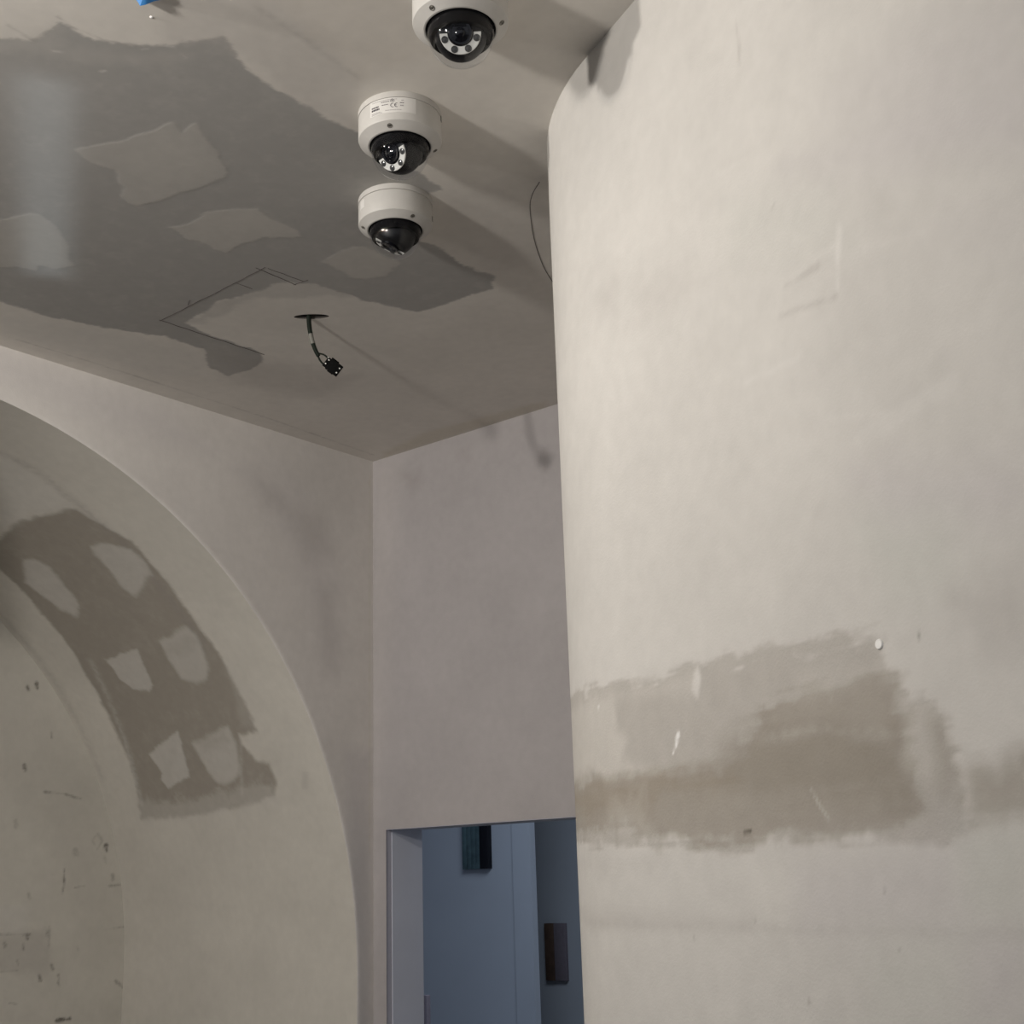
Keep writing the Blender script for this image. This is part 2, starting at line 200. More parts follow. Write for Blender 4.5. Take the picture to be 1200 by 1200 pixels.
('wall', 'line', [(0.641, 2.044), (0.642, 2.039)], 'scuff', 0.6, 0.002, 0.003, 20, None, 0.002, 0),
('wall', 'line', [(0.466, 2.647), (0.472, 2.649)], 'scuff', 0.7, 0.002, 0.003, 20, None, 0.002, 0),
('wall', 'line', [(0.544, 1.779), (0.545, 1.777)], 'greybrown', 0.6, 0.002, 0.003, 20, None, 0.003, 0),
('wall', 'line', [(0.499, 1.742), (0.5, 1.74)], 'greybrown', 0.6, 0.002, 0.003, 20, None, 0.003, 0),
('wall', 'line', [(0.558, 1.718), (0.559, 1.716)], 'greybrown', 0.6, 0.002, 0.003, 20, None, 0.003, 0),
('wall', 'line', [(0.396, 1.657), (0.397, 1.654)], 'greybrown', 0.6, 0.002, 0.003, 20, None, 0.003, 0),
('wall', 'line', [(0.302, 1.746), (0.303, 1.743)], 'greybrown', 0.6, 0.002, 0.003, 20, None, 0.003, 0),
('wall', 'line', [(0.666, 1.73), (0.667, 1.728)], 'greybrown', 0.6, 0.002, 0.003, 20, None, 0.003, 0),
('wall', 'poly', [(0.501, 2.693), (0.634, 2.66), (0.833, 2.592), (0.883, 2.567), (0.873, 2.509), (0.695, 2.598), (0.573, 2.632)], 'lilac', 0.45, 0.06, 0.03, 7, None, 0, 0),
('wall', 'poly', [(0.607, 2.725), (0.764, 2.72), (0.902, 2.673), (0.883, 2.567), (0.779, 2.625)], 'lilac', 0.35, 0.08, 0.03, 7, None, 0, 0),
('wall', 'poly', [(0.569, 2.247), (0.777, 2.195), (0.811, 2.169), (0.804, 2.13), (0.625, 2.172)], 'lilac', 0.5, 0.06, 0.03, 7, None, 0, 0),
('wall', 'poly', [(0.576, 2.179), (0.701, 2.163), (0.711, 2.095), (0.612, 2.09)], 'sage', 0.5, 0.06, 0.03, 7, None, 0, 0),
('wall', 'poly', [(0.862, 2.452), (0.757, 2.495), (0.724, 2.481), (0.853, 2.4)], 'lilac', 0.25, 0.06, 0.03, 7, None, 0, 0),
('wall', 'poly', [(0.12, 2.694), (0.233, 2.675), (0.317, 2.612), (0.182, 2.6), (0.128, 2.631)], 'greybrown', 0.16, 0.04, 0.02, 10, None, 0, 0),
('wall', 'poly', [(0.003, 2.729), (0.061, 2.73), (0.056, 2.679), (0.008, 2.691)], 'greybrown', 0.16, 0.03, 0.02, 10, None, 0, 0),
('wall', 'poly', [(0.376, 2.692), (0.571, 2.619), (0.597, 2.537), (0.472, 2.57), (0.382, 2.643)], 'sage', 0.3, 0.06, 0.03, 8, None, 0, 0),
('wall', 'poly', [(0.493, 2.232), (0.513, 2.233), (0.499, 2.205), (0.481, 2.216)], 'greybrown', 0.25, 0.02, 0.02, 10, None, 0, 0),
('wall', 'poly', [(0.701, 2.071), (0.796, 2.086), (0.805, 2.016), (0.76, 2.007)], 'greybrown', 0.3, 0.04, 0.03, 8, None, 0, 0),
('wall', 'line', [(0.376, 2.432), (0.436, 2.427), (0.493, 2.425)], 'chalk', 0.7, 0.006, 0.006, 12, None, 0.006, 0),
('wall', 'line', [(0.591, 2.56), (0.583, 2.531), (0.575, 2.481)], 'chalk', 0.77, 0.006, 0.006, 12, None, 0.006, 0),
('wall', 'line', [(0.461, 2.493), (0.568, 2.474)], 'greybrown', 0.42, 0.006, 0.006, 12, None, 0.005, 0),
('wall', 'line', [(0.488, 2.534), (0.539, 2.538), (0.587, 2.535)], 'chalk', 0.42, 0.006, 0.006, 12, None, 0.005, 0),
('wall', 'line', [(0.477, 2.528), (0.543, 2.526)], 'greybrown', 0.392, 0.006, 0.006, 12, None, 0.006, 0),
('wall', 'line', [(0.298, 2.769), (0.419, 2.746)], 'chalk', 0.42, 0.006, 0.006, 12, None, 0.004, 0),
('wall', 'line', [(0.425, 2.966), (0.429, 2.923), (0.425, 2.893)], 'greybrown', 0.48999999999999994, 0.006, 0.006, 12, None, 0.005, 0),
('wall', 'line', [(0.078, 2.597), (0.196, 2.602)], 'chalk', 0.42, 0.006, 0.006, 12, None, 0.004, 0),
('wall', 'line', [(0.628, 2.509), (0.724, 2.484)], 'chalk', 0.35, 0.006, 0.006, 12, None, 0.006, 0),
('wall', 'line', [(0.527, 2.33), (0.645, 2.295)], 'chalk', 0.27999999999999997, 0.006, 0.006, 12, None, 0.006, 0),
('wall', 'line', [(0.514, 2.27), (0.507, 2.228)], 'chalk', 0.35, 0.006, 0.006, 12, None, 0.004, 0),
('wall', 'line', [(0.584, 2.286), (0.738, 2.297)], 'chalk', 0.27999999999999997, 0.006, 0.006, 12, None, 0.02, 0),
('wall', 'line', [(-0.195, 1.735), (0.093, 1.734), (0.362, 1.735), (0.569, 1.736), (0.733, 1.737)], 'greybrown', 0.3, 0.012, 0.003, 20, None, 0.004, 0),
('wall', 'poly', [(-0.6, 1.753), (0.043, 1.751), (0.299, 1.746), (0.297, 1.734), (-0.141, 1.731)], 'greybrown', 0.2, 0.02, 0.01, 12, None, 0, 0),
('wall', 'poly', [(0.403, 1.806), (0.66, 1.824), (0.661, 1.735), (0.393, 1.736)], 'lilac', 0.4, 0.05, 0.03, 7, None, 0, 0),
('wall', 'poly', [(0.662, 1.835), (0.761, 1.835), (0.744, 1.744), (0.662, 1.742)], 'sage', 0.45, 0.04, 0.03, 7, None, 0, 0),
('wall', 'poly', [(0.672, 1.735), (0.743, 1.738), (0.728, 1.654), (0.646, 1.648)], 'lilac', 0.5, 0.05, 0.03, 7, None, 0, 0),
('wall', 'poly', [(0.491, 1.727), (0.661, 1.735), (0.64, 1.648), (0.503, 1.637)], 'sage', 0.35, 0.05, 0.03, 7, None, 0, 0),
('wall', 'poly', [(-0.6, 1.843), (-0.005, 1.829), (0.103, 1.818), (-0.031, 1.81), (-0.6, 1.825)], 'greybrown', 0.15, 0.03, 0.02, 12, None, 0, 0),
]


# ------------------------------------------------------------------ numpy helpers
def _hash(ix, iy, s):
    n = (ix * 374761393 + iy * 668265263 + s * 1442695041) & 0x7fffffff
    n = ((n ^ (n >> 13)) * 1274126177) & 0x7fffffff
    return ((n ^ (n >> 16)) & 0xffff) / 65535.0


def vnoise(x, y, s):
    ix, iy = np.floor(x).astype(np.int64), np.floor(y).astype(np.int64)
    fx, fy = x - ix, y - iy
    fx = fx * fx * (3 - 2 * fx)
    fy = fy * fy * (3 - 2 * fy)
    a, b, c, d = _hash(ix, iy, s), _hash(ix + 1, iy, s), _hash(ix, iy + 1, s), _hash(ix + 1, iy + 1, s)
    return (a + (b - a) * fx) * (1 - fy) + (c + (d - c) * fx) * fy


def fbm(x, y, s, n=3):
    t = np.zeros_like(x)
    a = .5
    for k in range(n):
        t += a * (vnoise(x * 2 ** k, y * 2 ** k, s + 17 * k) - .5)
        a *= .5
    return t * 2


def sd_poly(px, py, P):
    d = np.full(px.shape, 1e9)
    inside = np.zeros(px.shape, bool)
    n = len(P)
    for i in range(n):
        ax, ay = P[i]
        bx, by = P[(i + 1) % n]
        ex, ey = bx - ax, by - ay
        wx, wy = px - ax, py - ay
        t = np.clip((wx * ex + wy * ey) / (ex * ex + ey * ey + 1e-12), 0, 1)
        d = np.minimum(d, np.hypot(wx - ex * t, wy - ey * t))
        if ey != 0:
            c = (ay > py) != (by > py)
            xi = ax + (py - ay) / ey * ex
            inside ^= c & (px < xi)
    return np.where(inside, -d, d)


def sd_line(px, py, P):
    d = np.full(px.shape, 1e9)
    for i in range(len(P) - 1):
        ax, ay = P[i]
        bx, by = P[i + 1]
        ex, ey = bx - ax, by - ay
        wx, wy = px - ax, py - ay
        t = np.clip((wx * ex + wy * ey) / (ex * ex + ey * ey + 1e-12), 0, 1)
        d = np.minimum(d, np.hypot(wx - ex * t, wy - ey * t))
    return d


def coat(surface, u, v, base):
    """colour, relief and part number of every point (u, v) of a surface"""
    c = np.empty((len(u), 3))
    c[:] = KEY[base]
    # uneven skim coat: broad cloudiness and fine trowel streaks
    cloud = fbm(u * 2.3, v * 2.3, 5, 4)
    c *= (1 + .10 * cloud + .05 * fbm(u * 9, v * 9, 31, 3))[:, None]
    h = np.zeros(len(u))
    part = np.zeros(len(u), int)
    names = ['']
    for k, (sf, kind, P, col, op, soft, warp, freq, pn, w_, ang) in enumerate(LAYERS):
        if sf != surface:
            continue
        A = np.array(P)
        pad = soft + abs(warp) + .03 + (w_ if kind == 'line' else 0)
        lo, hi = A.min(0) - pad, A.max(0) + pad
        idx = np.nonzero((u > lo[0]) & (u < hi[0]) & (v > lo[1]) & (v < hi[1]))[0]
        if not len(idx):
            continue
        x, y = u[idx], v[idx]
        n1 = fbm(x * freq, y * freq, 100 + k, 3)
        n2 = fbm(x * freq * 4.2, y * freq * 4.2, 300 + k, 3)
        if kind == 'poly':
            sd = sd_poly(x, y, P) + warp * (n1 + .45 * n2)
            if w_:   # dragged, horizontal trowel streaks at the edge
                sd += .022 * w_ / 3 * fbm(x * 10, y * 120, 500 + k, 2)
            t = np.clip(.5 - sd / (2 * soft), 0, 1)
        else:
            sd = sd_line(x, y, P) + warp * n1
            t = np.clip(.5 - (sd - w_ / 2) / (2 * soft), 0, 1)
            t *= np.clip(.8 + .7 * n2, 0, 1)
        t = t * t * (3 - 2 * t)
        if pn:
            names.append(pn)
            part[idx[t > .5]] = len(names) - 1
            h[idx] = h[idx] * (1 - t) + PARTS[pn] * t
        m = t * op
        if kind == 'poly':
            m = m * np.clip(1 + .12 * n1 + .08 * n2, 0, 1.1)
        m = np.clip(m, 0, 1)
        c[idx] = c[idx] * (1 - m[:, None]) + np.array(KEY[col]) * m[:, None]
    return np.clip(c, .01, .95), h, part, names


# ------------------------------------------------------------------ materials
def new_mat(name):
    m = bpy.data.materials.new(name)
    m.use_nodes = True
    nt = m.node_tree
    return m, nt, nt.nodes['Principled BSDF']


def plaster_mat(name, rough=.82, bump=.25):
    m, nt, b = new_mat(name)
    at = nt.nodes.new('ShaderNodeAttribute')
    at.attribute_name = 'coat'
    tc = nt.nodes.new('ShaderNodeTexCoord')
    n1 = nt.nodes.new('ShaderNodeTexNoise')
    n1.inputs['Scale'].default_value = 260
    n1.inputs['Detail'].default_value = 3
    n2 = nt.nodes.new('ShaderNodeTexNoise')
    n2.inputs['Scale'].default_value = 34
    n2.inputs['Detail'].default_value = 5
    mp = nt.nodes.new('ShaderNodeMapRange')
    mp.inputs['To Min'].default_value = .93
    mp.inputs['To Max'].default_value = 1.07
    mul = nt.nodes.new('ShaderNodeMixRGB')
    mul.blend_type = 'MULTIPLY'
    mul.inputs[0].default_value = 1
    add = nt.nodes.new('ShaderNodeMath')
    add.operation = 'ADD'
    bp = nt.nodes.new('ShaderNodeBump')
    bp.inputs['Strength'].default_value = bump
    bp.inputs['Distance'].default_value = .0012
    L = nt.links.new
    L(tc.outputs['Object'], n1.inputs['Vector'])
    L(tc.outputs['Object'], n2.inputs['Vector'])
    L(n2.outputs['Fac'], mp.inputs['Value'])
    L(at.outputs['Color'], mul.inputs[1])
    L(mp.outputs['Result'], mul.inputs[2])
    L(mul.outputs['Color'], b.inputs['Base Color'])
    L(n1.outputs['Fac'], add.inputs[0])
    L(n2.outputs['Fac'], add.inputs[1])
    L(add.outputs[0], bp.inputs['Height'])
    L(bp.outputs['Normal'], b.inputs['Normal'])
    b.inputs['Roughness'].default_value = rough
    b.inputs['Specular IOR Level'].default_value = .25
    return m


def flat_mat(name, col, rough=.6, spec=.4, metal=0, noise=.06, scale=60):
    m, nt, b = new_mat(name)
    tc = nt.nodes.new('ShaderNodeTexCoord')
    n = nt.nodes.new('ShaderNodeTexNoise')
    n.inputs['Scale'].default_value = scale
    n.inputs['Detail'].default_value = 4
    r = nt.nodes.new('ShaderNodeValToRGB')
    r.color_ramp.elements[0].position = .3
    r.color_ramp.elements[1].position = .7
    r.color_ramp.elements[0].color = tuple(x * (1 - noise) for x in col) + (1,)
    r.color_ramp.elements[1].color = tuple(min(1, x * (1 + noise)) for x in col) + (1,)
    nt.links.new(tc.outputs['Object'], n.inputs['Vector'])
    nt.links.new(n.outputs['Fac'], r.inputs['Fac'])
    nt.links.new(r.outputs['Color'], b.inputs['Base Color'])
    b.inputs['Roughness'].default_value = rough
    b.inputs['Specular IOR Level'].default_value = spec
    b.inputs['Metallic'].default_value = metal
    return m


def dome_mat():
    m, nt, b = new_mat('clear_dome')
    nt.nodes.remove(b)
    out = [n for n in nt.nodes if n.type == 'OUTPUT_MATERIAL'][0]
    tr = nt.nodes.new('ShaderNodeBsdfTransparent')
    tr.inputs[0].default_value = (.90, .91, .92, 1)
    gl = nt.nodes.new('ShaderNodeBsdfGlossy')
    gl.inputs['Roughness'].default_value = .04
    gl.inputs['Color'].default_value = (1, 1, 1, 1)
    fr = nt.nodes.new('ShaderNodeFresnel')
    fr.inputs['IOR'].default_value = 1.33
    mx = nt.nodes.new('ShaderNodeMixShader')
    geo = nt.nodes.new('ShaderNodeNewGeometry')     # thin shell: only its outer face reflects
    inv = nt.nodes.new('ShaderNodeMath')
    inv.operation = 'SUBTRACT'
    inv.inputs[0].default_value = 1
    mu = nt.nodes.new('ShaderNodeMath')
    mu.operation = 'MULTIPLY'
    nt.links.new(geo.outputs['Backfacing'], inv.inputs[1])
    nt.links.new(inv.outputs[0], mu.inputs[0])
    nt.links.new(fr.outputs[0], mu.inputs[1])
    nt.links.new(mu.outputs[0], mx.inputs[0])
    nt.links.new(tr.outputs[0], mx.inputs[1])
    nt.links.new(gl.outputs[0], mx.inputs[2])
    nt.links.new(mx.outputs[0], out.inputs[0])
    return m


M_PL = plaster_mat('plaster')
M_CEIL = plaster_mat('ceiling_plaster', .75, .07)
M_WORN = plaster_mat('worn_plaster', .8, .45)
M_PAINT = flat_mat('painted_wall_paint', (.47, .455, .45), .8)
M_FAR = flat_mat('far_room_paint', (.50, .52, .56), .8, noise=.03, scale=3)
M_FARDK = flat_mat('far_room_dark_paint', (.46, .47, .49), .8, noise=.03, scale=3)
M_REVEAL = flat_mat('reveal_paint', (.63, .65, .73), .8, noise=.03, scale=8)
M_EDGE = flat_mat('lavender_edge_paint', (.50, .49, .55), .7, noise=.03)
M_FLOOR = flat_mat('concrete_floor', (.14, .13, .12), .85, noise=.2, scale=6)
M_DARK = flat_mat('dark_void', (.02, .018, .016), .95)
M_PENCIL = flat_mat('pencil_graphite', (.12, .105, .10), .7, noise=.4, scale=90)
M_WHITE = flat_mat('white_camera_shell', (.46, .445, .42), .5, .35, noise=.02)
M_SEAM = flat_mat('grey_seam', (.30, .29, .27), .7)
M_BLACK = flat_mat('black_plastic', (.005, .005, .006), .45, .2)
M_GLOSS = flat_mat('black_lens_glass', (.004, .004, .006), .08, .6)
M_MATT = flat_mat('black_matt_collar', (.004, .004, .005), .9, .05)
M_IR = flat_mat('light_grey_ring', (.62, .61, .58), .3, .6)
M_LED = flat_mat('dark_led', (.05, .05, .05), .15, .7)
M_STEEL = flat_mat('dull_screw_steel', (.16, .15, .13), .45, .5, .6)
M_DOME = dome_mat()
M_LABEL = flat_mat('label_paper', (.57, .555, .53), .5, noise=.02)
M_INK = flat_mat('label_ink', (.07, .06, .07), .6)
M_INKL = flat_mat('label_faint_ink', (.30, .28, .28), .6)
M_CABLE = flat_mat('black_green_cable', (.010, .014, .010), .7, .15)
M_SLEEVE = flat_mat('grey_sleeve', (.17, .165, .145), .6)
M_CONN = flat_mat('black_connector', (.003, .003, .003), .8, .1)
M_PIN = flat_mat('pale_contact', (.55, .55, .52), .4)
M_BLUE = flat_mat('blue_tape', (.02, .13, .33), .55, noise=.15, scale=40)
M_TEAL = flat_mat('teal_board', (.075, .12, .13), .7, noise=.25, scale=20)
M_NAVY = flat_mat('near_black_board', (.003, .003, .007), .7)
M_BROWN = flat_mat('brown_board', (.095, .055, .035), .7, noise=.25, scale=20)
M_MAUVE = flat_mat('mauve_board', (.20, .165, .18), .7)


# ------------------------------------------------------------------ object helpers
def link(name, me, mat, parent=None, loc=None):
    o = bpy.data.objects.new(name, me)
    COL.objects.link(o)
    if mat and not me.materials:
        me.materials.append(mat)
    if parent:
        o.parent = parent
    if loc is not None:
        o.location = loc
    return o


def empty(name, loc, label, cat, group=None):
    o = bpy.data.objects.new(name, None)
    o.empty_display_size = .05
    o.location = loc
    COL.objects.link(o)
    return tag(o, label, cat, group)


def tag(o, label, cat, group=None):
    o['label'] = label
    o['category'] = cat
    if group:
        o['group'] = group
    return o


def bm_obj(name, bm, mat, parent=None, smooth=True, loc=None, auto=40):
    bmesh.ops.recalc_face_normals(bm, faces=bm.faces)
    me = bpy.data.meshes.new(name)
    bm.to_mesh(me)
    bm.free()
    if smooth:
        me.polygons.foreach_set('use_smooth', [True] * len(me.polygons))
        me.set_sharp_from_angle(angle=math.radians(auto))
    return link(name, me, mat, parent, loc)


def add_box(bm, lo, hi, mtx=None, bevel=0):
    r = bmesh.ops.create_cube(bm, size=1)
    vs = r['verts']
    s = [hi[i] - lo[i] for i in range(3)]
    c = [(hi[i] + lo[i]) / 2 for i in range(3)]
    for v in vs:
        v.co = Vector((v.co[i] * s[i] + c[i] for i in range(3)))
    if bevel:
        es = list({e for v in vs for e in v.link_edges})
        g = bmesh.ops.bevel(bm, geom=es, offset=bevel, segments=2, affect='EDGES', profile=.5)
        vs = list({v for f in g['faces'] for v in f.verts} | {v for v in vs if v.is_valid})
    if mtx is not None:
        for v in vs:
            v.co = mtx @ v.co
    return vs


def box(name, lo, hi, mat, parent=None, bevel=0, mtx=None):
    bm = bmesh.new()
    add_box(bm, lo, hi, mtx, bevel)
    return bm_obj(name, bm, mat, parent, smooth=bevel > 0)


def add_lathe(bm, prof, n=64, mtx=None, close=False):
    rings = []
    for r, z in prof:
        if r < 1e-6:
            p = Vector((0, 0, z))
            rings.append([bm.verts.new(mtx @ p if mtx is not None else p)])
        else:
            ring = []
            for k in range(n):
                a = 2 * math.pi * k / n
                p = Vector((r * math.cos(a), r * math.sin(a), z))
                ring.append(bm.verts.new(mtx @ p if mtx is not None else p))
            rings.append(ring)
    for a, b in zip(rings[:-1], rings[1:]):
        for k in range(n):
            k2 = (k + 1) % n
            if len(a) == 1 and len(b) == 1:
                continue
            if len(a) == 1:
                bm.faces.new((a[0], b[k], b[k2]))
            elif len(b) == 1:
                bm.faces.new((a[k], b[0], a[k2]))
            else:
                bm.faces.new((a[k], b[k], b[k2], a[k2]))


def lathe(name, prof, mat, parent=None, n=64, mtx=None, auto=40):
    bm = bmesh.new()
    add_lathe(bm, prof, n, mtx)
    return bm_obj(name, bm, mat, parent, auto=auto)


def add_tube(bm, pts, rad, n=12):
    pts = [Vector(p) for p in pts]
    rings = []
    prev = None
    for i, p in enumerate(pts):
        t = (pts[min(i + 1, len(pts) - 1)] - pts[max(i - 1, 0)]).normalized()
        if prev is None:
            a = t.orthogonal().normalized()
        else:
            a = (prev - t * prev.dot(t)).normalized()
        prev = a
        b = t.cross(a)
        r = rad[i] if isinstance(rad, (list, tuple)) else rad
        rings.append([bm.verts.new(p + (a * math.cos(2 * math.pi * k / n) + b * math.sin(2 * math.pi * k / n)) * r) for k in range(n)])
    for A, B in zip(rings[:-1], rings[1:]):
        for k in range(n):
            bm.faces.new((A[k], A[(k + 1) % n], B[(k + 1) % n], B[k]))
    bm.faces.new(rings[0][::-1])
    bm.faces.new(rings[-1])


def spline(P, n=10):
    P = [Vector(p) for p in P]
    out = []
    for i in range(len(P) - 1):
        a, b, c, d = P[max(i - 1, 0)], P[i], P[i + 1], P[min(i + 2, len(P) - 1)]
        for k in range(n):
            t = k / n
            out.append(.5 * ((2 * b) + (c - a) * t + (2 * a - 5 * b + 4 * c - d) * t * t + (3 * b - a - 3 * c + d) * t ** 3))
    out.append(P[-1])
    return out


def raw_mesh(name, V, F, colors=None, smooth=True):
    """mesh from numpy vertices and quads"""
    me = bpy.data.meshes.new(name)
    me.vertices.add(len(V))
    me.vertices.foreach_set('co', V.astype(np.float32).ravel())
    me.loops.add(F.size)
    me.loops.foreach_set('vertex_index', F.astype(np.int32).ravel())
    me.polygons.add(len(F))
    me.polygons.foreach_set('loop_start', np.arange(0, F.size, 4, dtype=np.int32))
    me.polygons.foreach_set('use_smooth', np.full(len(F), smooth))
    if colors is not None:
        at = me.attributes.new('coat', 'FLOAT_COLOR', 'POINT')
        at.data.foreach_set('color', np.c_[colors, np.ones(len(colors))].astype(np.float32).ravel())
    me.update(calc_edges=True)
    return me


def surface(name, sf, base, patches, mat, parent=None, flip=False, part_mats=None):
    """patches: list of (U, V, fn, keep) grids of one coated surface; fn maps u, v to points and normals.
    Faces that belong to a patch of another coat become child objects of their own."""
    part_mats = part_mats or {}
    groups = {}
    order = []
    for U, Vv, fn, keep in patches:
        nu, nv = U.shape
        u, v = U.ravel(), Vv.ravel()
        P, N = fn(u, v)
        c, h, part, names = coat(sf, u, v, base)
        P = P + N * h[:, None]
        id_ = np.arange(nu * nv).reshape(nu, nv)
        F = np.stack([id_[:-1, :-1], id_[1:, :-1], id_[1:, 1:], id_[:-1, 1:]], -1).reshape(-1, 4)
        if flip:
            F = F[:, ::-1]
        if keep is not None:
            F = F[~keep(u, v)[F].all(1)]
        lab = part[F]
        fl = np.where((lab == lab[:, :1]).sum(1) >= 3, lab[:, 0], np.sort(lab, 1)[:, 1])
        for k in np.unique(fl):
            sel = F[fl == k]
            ids, inv = np.unique(sel, return_inverse=True)
            key = (names[k], k if k else 0)
            groups.setdefault(key, []).append((P[ids], inv.reshape(sel.shape), c[ids]))
    root = None
    for key in sorted(groups, key=lambda q: q[1]):
        off = 0
        VV, FF, CC = [], [], []
        for P, F, c in groups[key]:
            VV.append(P)
            FF.append(F + off)
            CC.append(c)
            off += len(P)
        nm = key[0] or name
        me = raw_mesh(nm, np.concatenate(VV), np.concatenate(FF), np.concatenate(CC))
        o = link(nm, me, part_mats.get(nm, mat), parent if key[1] == 0 else root)
        if key[1] == 0:
            root = o
        elif nm in PART_LABEL:
            o['label'] = PART_LABEL[nm]
    return root


PART_LABEL = {'bare_board': 'bare grey board without filler', 'worn_patch': 'worn brownish patch rubbed through the skim coat'}


def grid(u, v):
    return np.meshgrid(np.asarray(u, float), np.asarray(v, float), indexing='ij')


def lin(a, b, step):
    return np.linspace(a, b, max(2, int(round((b - a) / step)) + 1))


def structure(o):
    o['kind'] = 'structure'
    return o


# ------------------------------------------------------------------ the setting
XL, YB = -2.970, 2.936             # planes of the left wall and of the back wall
AY, AZ, AR, ND = 1.358, EYE - .259, 1.512, 1.19    # arch centre, radius and niche depth
TX, TY = -1.11, 1.617              # where the round end of the right wall runs into its straight length
RW = .61
DX, DY = .906, -.423               # direction of the straight length, towards the viewer
CX, CY = TX + RW * .423, TY + RW * .906
ANG0 = math.atan2(TY - CY, TX - CX)
HOLE = (-2.2527, 2.0112)
HA, HB = .044, .0140          # half length and half width of the hand-cut hole
HUX, HUY = .772, .636         # direction of its long axis


def const_normal(n, k):
    return np.tile(np.array(n, float), (k, 1))


# ceiling, with a round hole for a cable
def ceil_fn(u, v):
    return np.c_[u, v, np.full(len(u), CEIL)], const_normal((0, 0, -1), len(u))


du, dv = lin(XL, -.86, .0042), lin(.78, YB, .0042)
i0, i1 = np.searchsorted(du, [HOLE[0] - .065, HOLE[0] + .065])
j0, j1 = np.searchsorted(dv, [HOLE[1] - .065, HOLE[1] + .065])
hx0, hx1, hy0, hy1 = du[i0], du[i1], dv[j0], dv[j1]


def ceil_keep(u, v):
    e = 1e-6
    inner = (u > hx0 - e) & (u < hx1 + e) & (v > hy0 - e) & (v < hy1 + e)
    return inner


# square ring of grid points around the hole, joined to the rim of the hole
ring_pts = ([(du[i], hy0) for i in range(i0, i1)] + [(hx1, dv[j]) for j in range(j0, j1)] +
            [(du[i], hy1) for i in range(i1, i0, -1)] + [(hx0, dv[j]) for j in range(j1, j0, -1)])
ring_pts = np.array(ring_pts + [ring_pts[0]])
rx, ry = ring_pts[:, 0] - HOLE[0], ring_pts[:, 1] - HOLE[1]
pa = np.arctan2((ry * HUX - rx * HUY), (rx * HUX + ry * HUY))
ex, ey = HA * np.cos(pa), HB * np.sin(pa)
inn = np.c_[HOLE[0] + ex * HUX - ey * HUY, HOLE[1] + ex * HUY + ey * HUX]
tt = np.linspace(0, 1, 14)
HU = inn[:, 0][:, None] * (1 - tt) + ring_pts[:, 0][:, None] * tt
HV = inn[:, 1][:, None] * (1 - tt) + ring_pts[:, 1][:, None] * tt
patches = [(*grid(du, dv), ceil_fn, ceil_keep),
           (HU, HV, ceil_fn, None),
           (*grid(lin(-.86, 2.6, .12), lin(.78, YB, .12)), ceil_fn, None),
           (*grid(lin(XL, 2.6, .1), lin(-2.6, .78, .1)), ceil_fn, None)]
ceiling = structure(surface('ceiling', 'ceiling', 'ceilbase', patches, M_CEIL, flip=False))
ceiling['label'] = 'patchy grey and white plastered ceiling with filler patches and a cable hole'
M_CORE = flat_mat('plasterboard_core', (.10, .09, .08), .9)
rot = Matrix.Translation((HOLE[0], HOLE[1], CEIL)) @ Matrix.Rotation(math.atan2(HUY, HUX), 4, 'Z')
lathe('hole_rim', [(1, .0), (1.001, .013)], M_CORE, ceiling, 64, rot @ Matrix.Diagonal((HA, HB, 1, 1)))
lathe('ceiling_void', [(1.0, .013), (4, .013), (4, .30), (0, .30)], M_DARK, ceiling, 48, rot @ Matrix.Diagonal((HA, HA, 1, 1)) @ Matrix.Translation((0, 0, 0)))  # closed near-black box added above the hole to keep world light out


def pencil(pts, wd, parent=ceiling):
    bm = bmesh.new()
    for (a, b) in zip(pts[:-1], pts[1:]):
        a, b = Vector((*a, 0)), Vector((*b, 0))
        t = (b - a).normalized()
        add_box(bm, (-.0005, -wd / 2, -.0003), ((b - a).length + .0005, wd / 2, .0003),
                Matrix.Translation((a.x, a.y, CEIL - .0006)) @ Matrix.Rotation(math.atan2(t.y, t.x), 4, 'Z'))
    o = bm_obj('pencil_line', bm, M_PENCIL, parent, False)
    return o


def wob(a, b, n=14, amp=.0012):
    a, b = Vector(a), Vector(b)
    return [tuple(a.lerp(b, k / n) + Vector((random.uniform(-amp, amp), random.uniform(-amp, amp)))) for k in range(n + 1)]


pencil(wob((-2.545, 1.770), (-2.128, 1.757)), .0016)
pencil(wob((-2.146, 1.745), (-2.146, 1.865), 5), .0016)
pencil(wob((-2.128, 1.765), (-2.118, 1.865), 5), .0012)
pencil(wob((-2.150, 1.862), (-2.105, 1.866), 3), .0012)
pencil(wob((-2.542, 1.765), (-2.524, 2.086), 12), .0020)
pencil(wob((-2.240, 1.766), (-2.237, 1.807), 2), .0010)
pencil(wob((-2.421, 1.762), (-2.396, 1.747), 2), .0010)
pencil([tuple(p.to_2d()) for p in spline([(x, y, 0) for x, y in [(-1.425, 1.888), (-1.468, 1.918), (-1.509, 1.962), (-1.586, 2.073), (-1.653, 2.192), (-1.69, 2.28)]], 5)], .0015)

# left wall with its arched opening, the barrel vault and the panel of the niche
th_c = [math.atan2(CEIL - AZ, YB - AY), math.atan2(CEIL - AZ, -2.6 - AY)]
vs = np.unique(np.round(np.concatenate([lin(-AZ, -.5, .06), lin(-.5, 0, .006), lin(0, 2.75, .006), lin(2.75, math.pi * AR, .03),
               math.pi * AR + lin(0, AZ, .1)]), 5))
vs = np.unique(np.concatenate([vs, [t * AR for t in th_c]]))


def arch_yz(v):
    th = np.clip(v / AR, 0, math.pi)
    y = AY + AR * np.cos(th)
    z = AZ + AR * np.sin(th) + np.where(v < 0, v, 0) - np.where(v > math.pi * AR, v - math.pi * AR, 0)
    return y, z


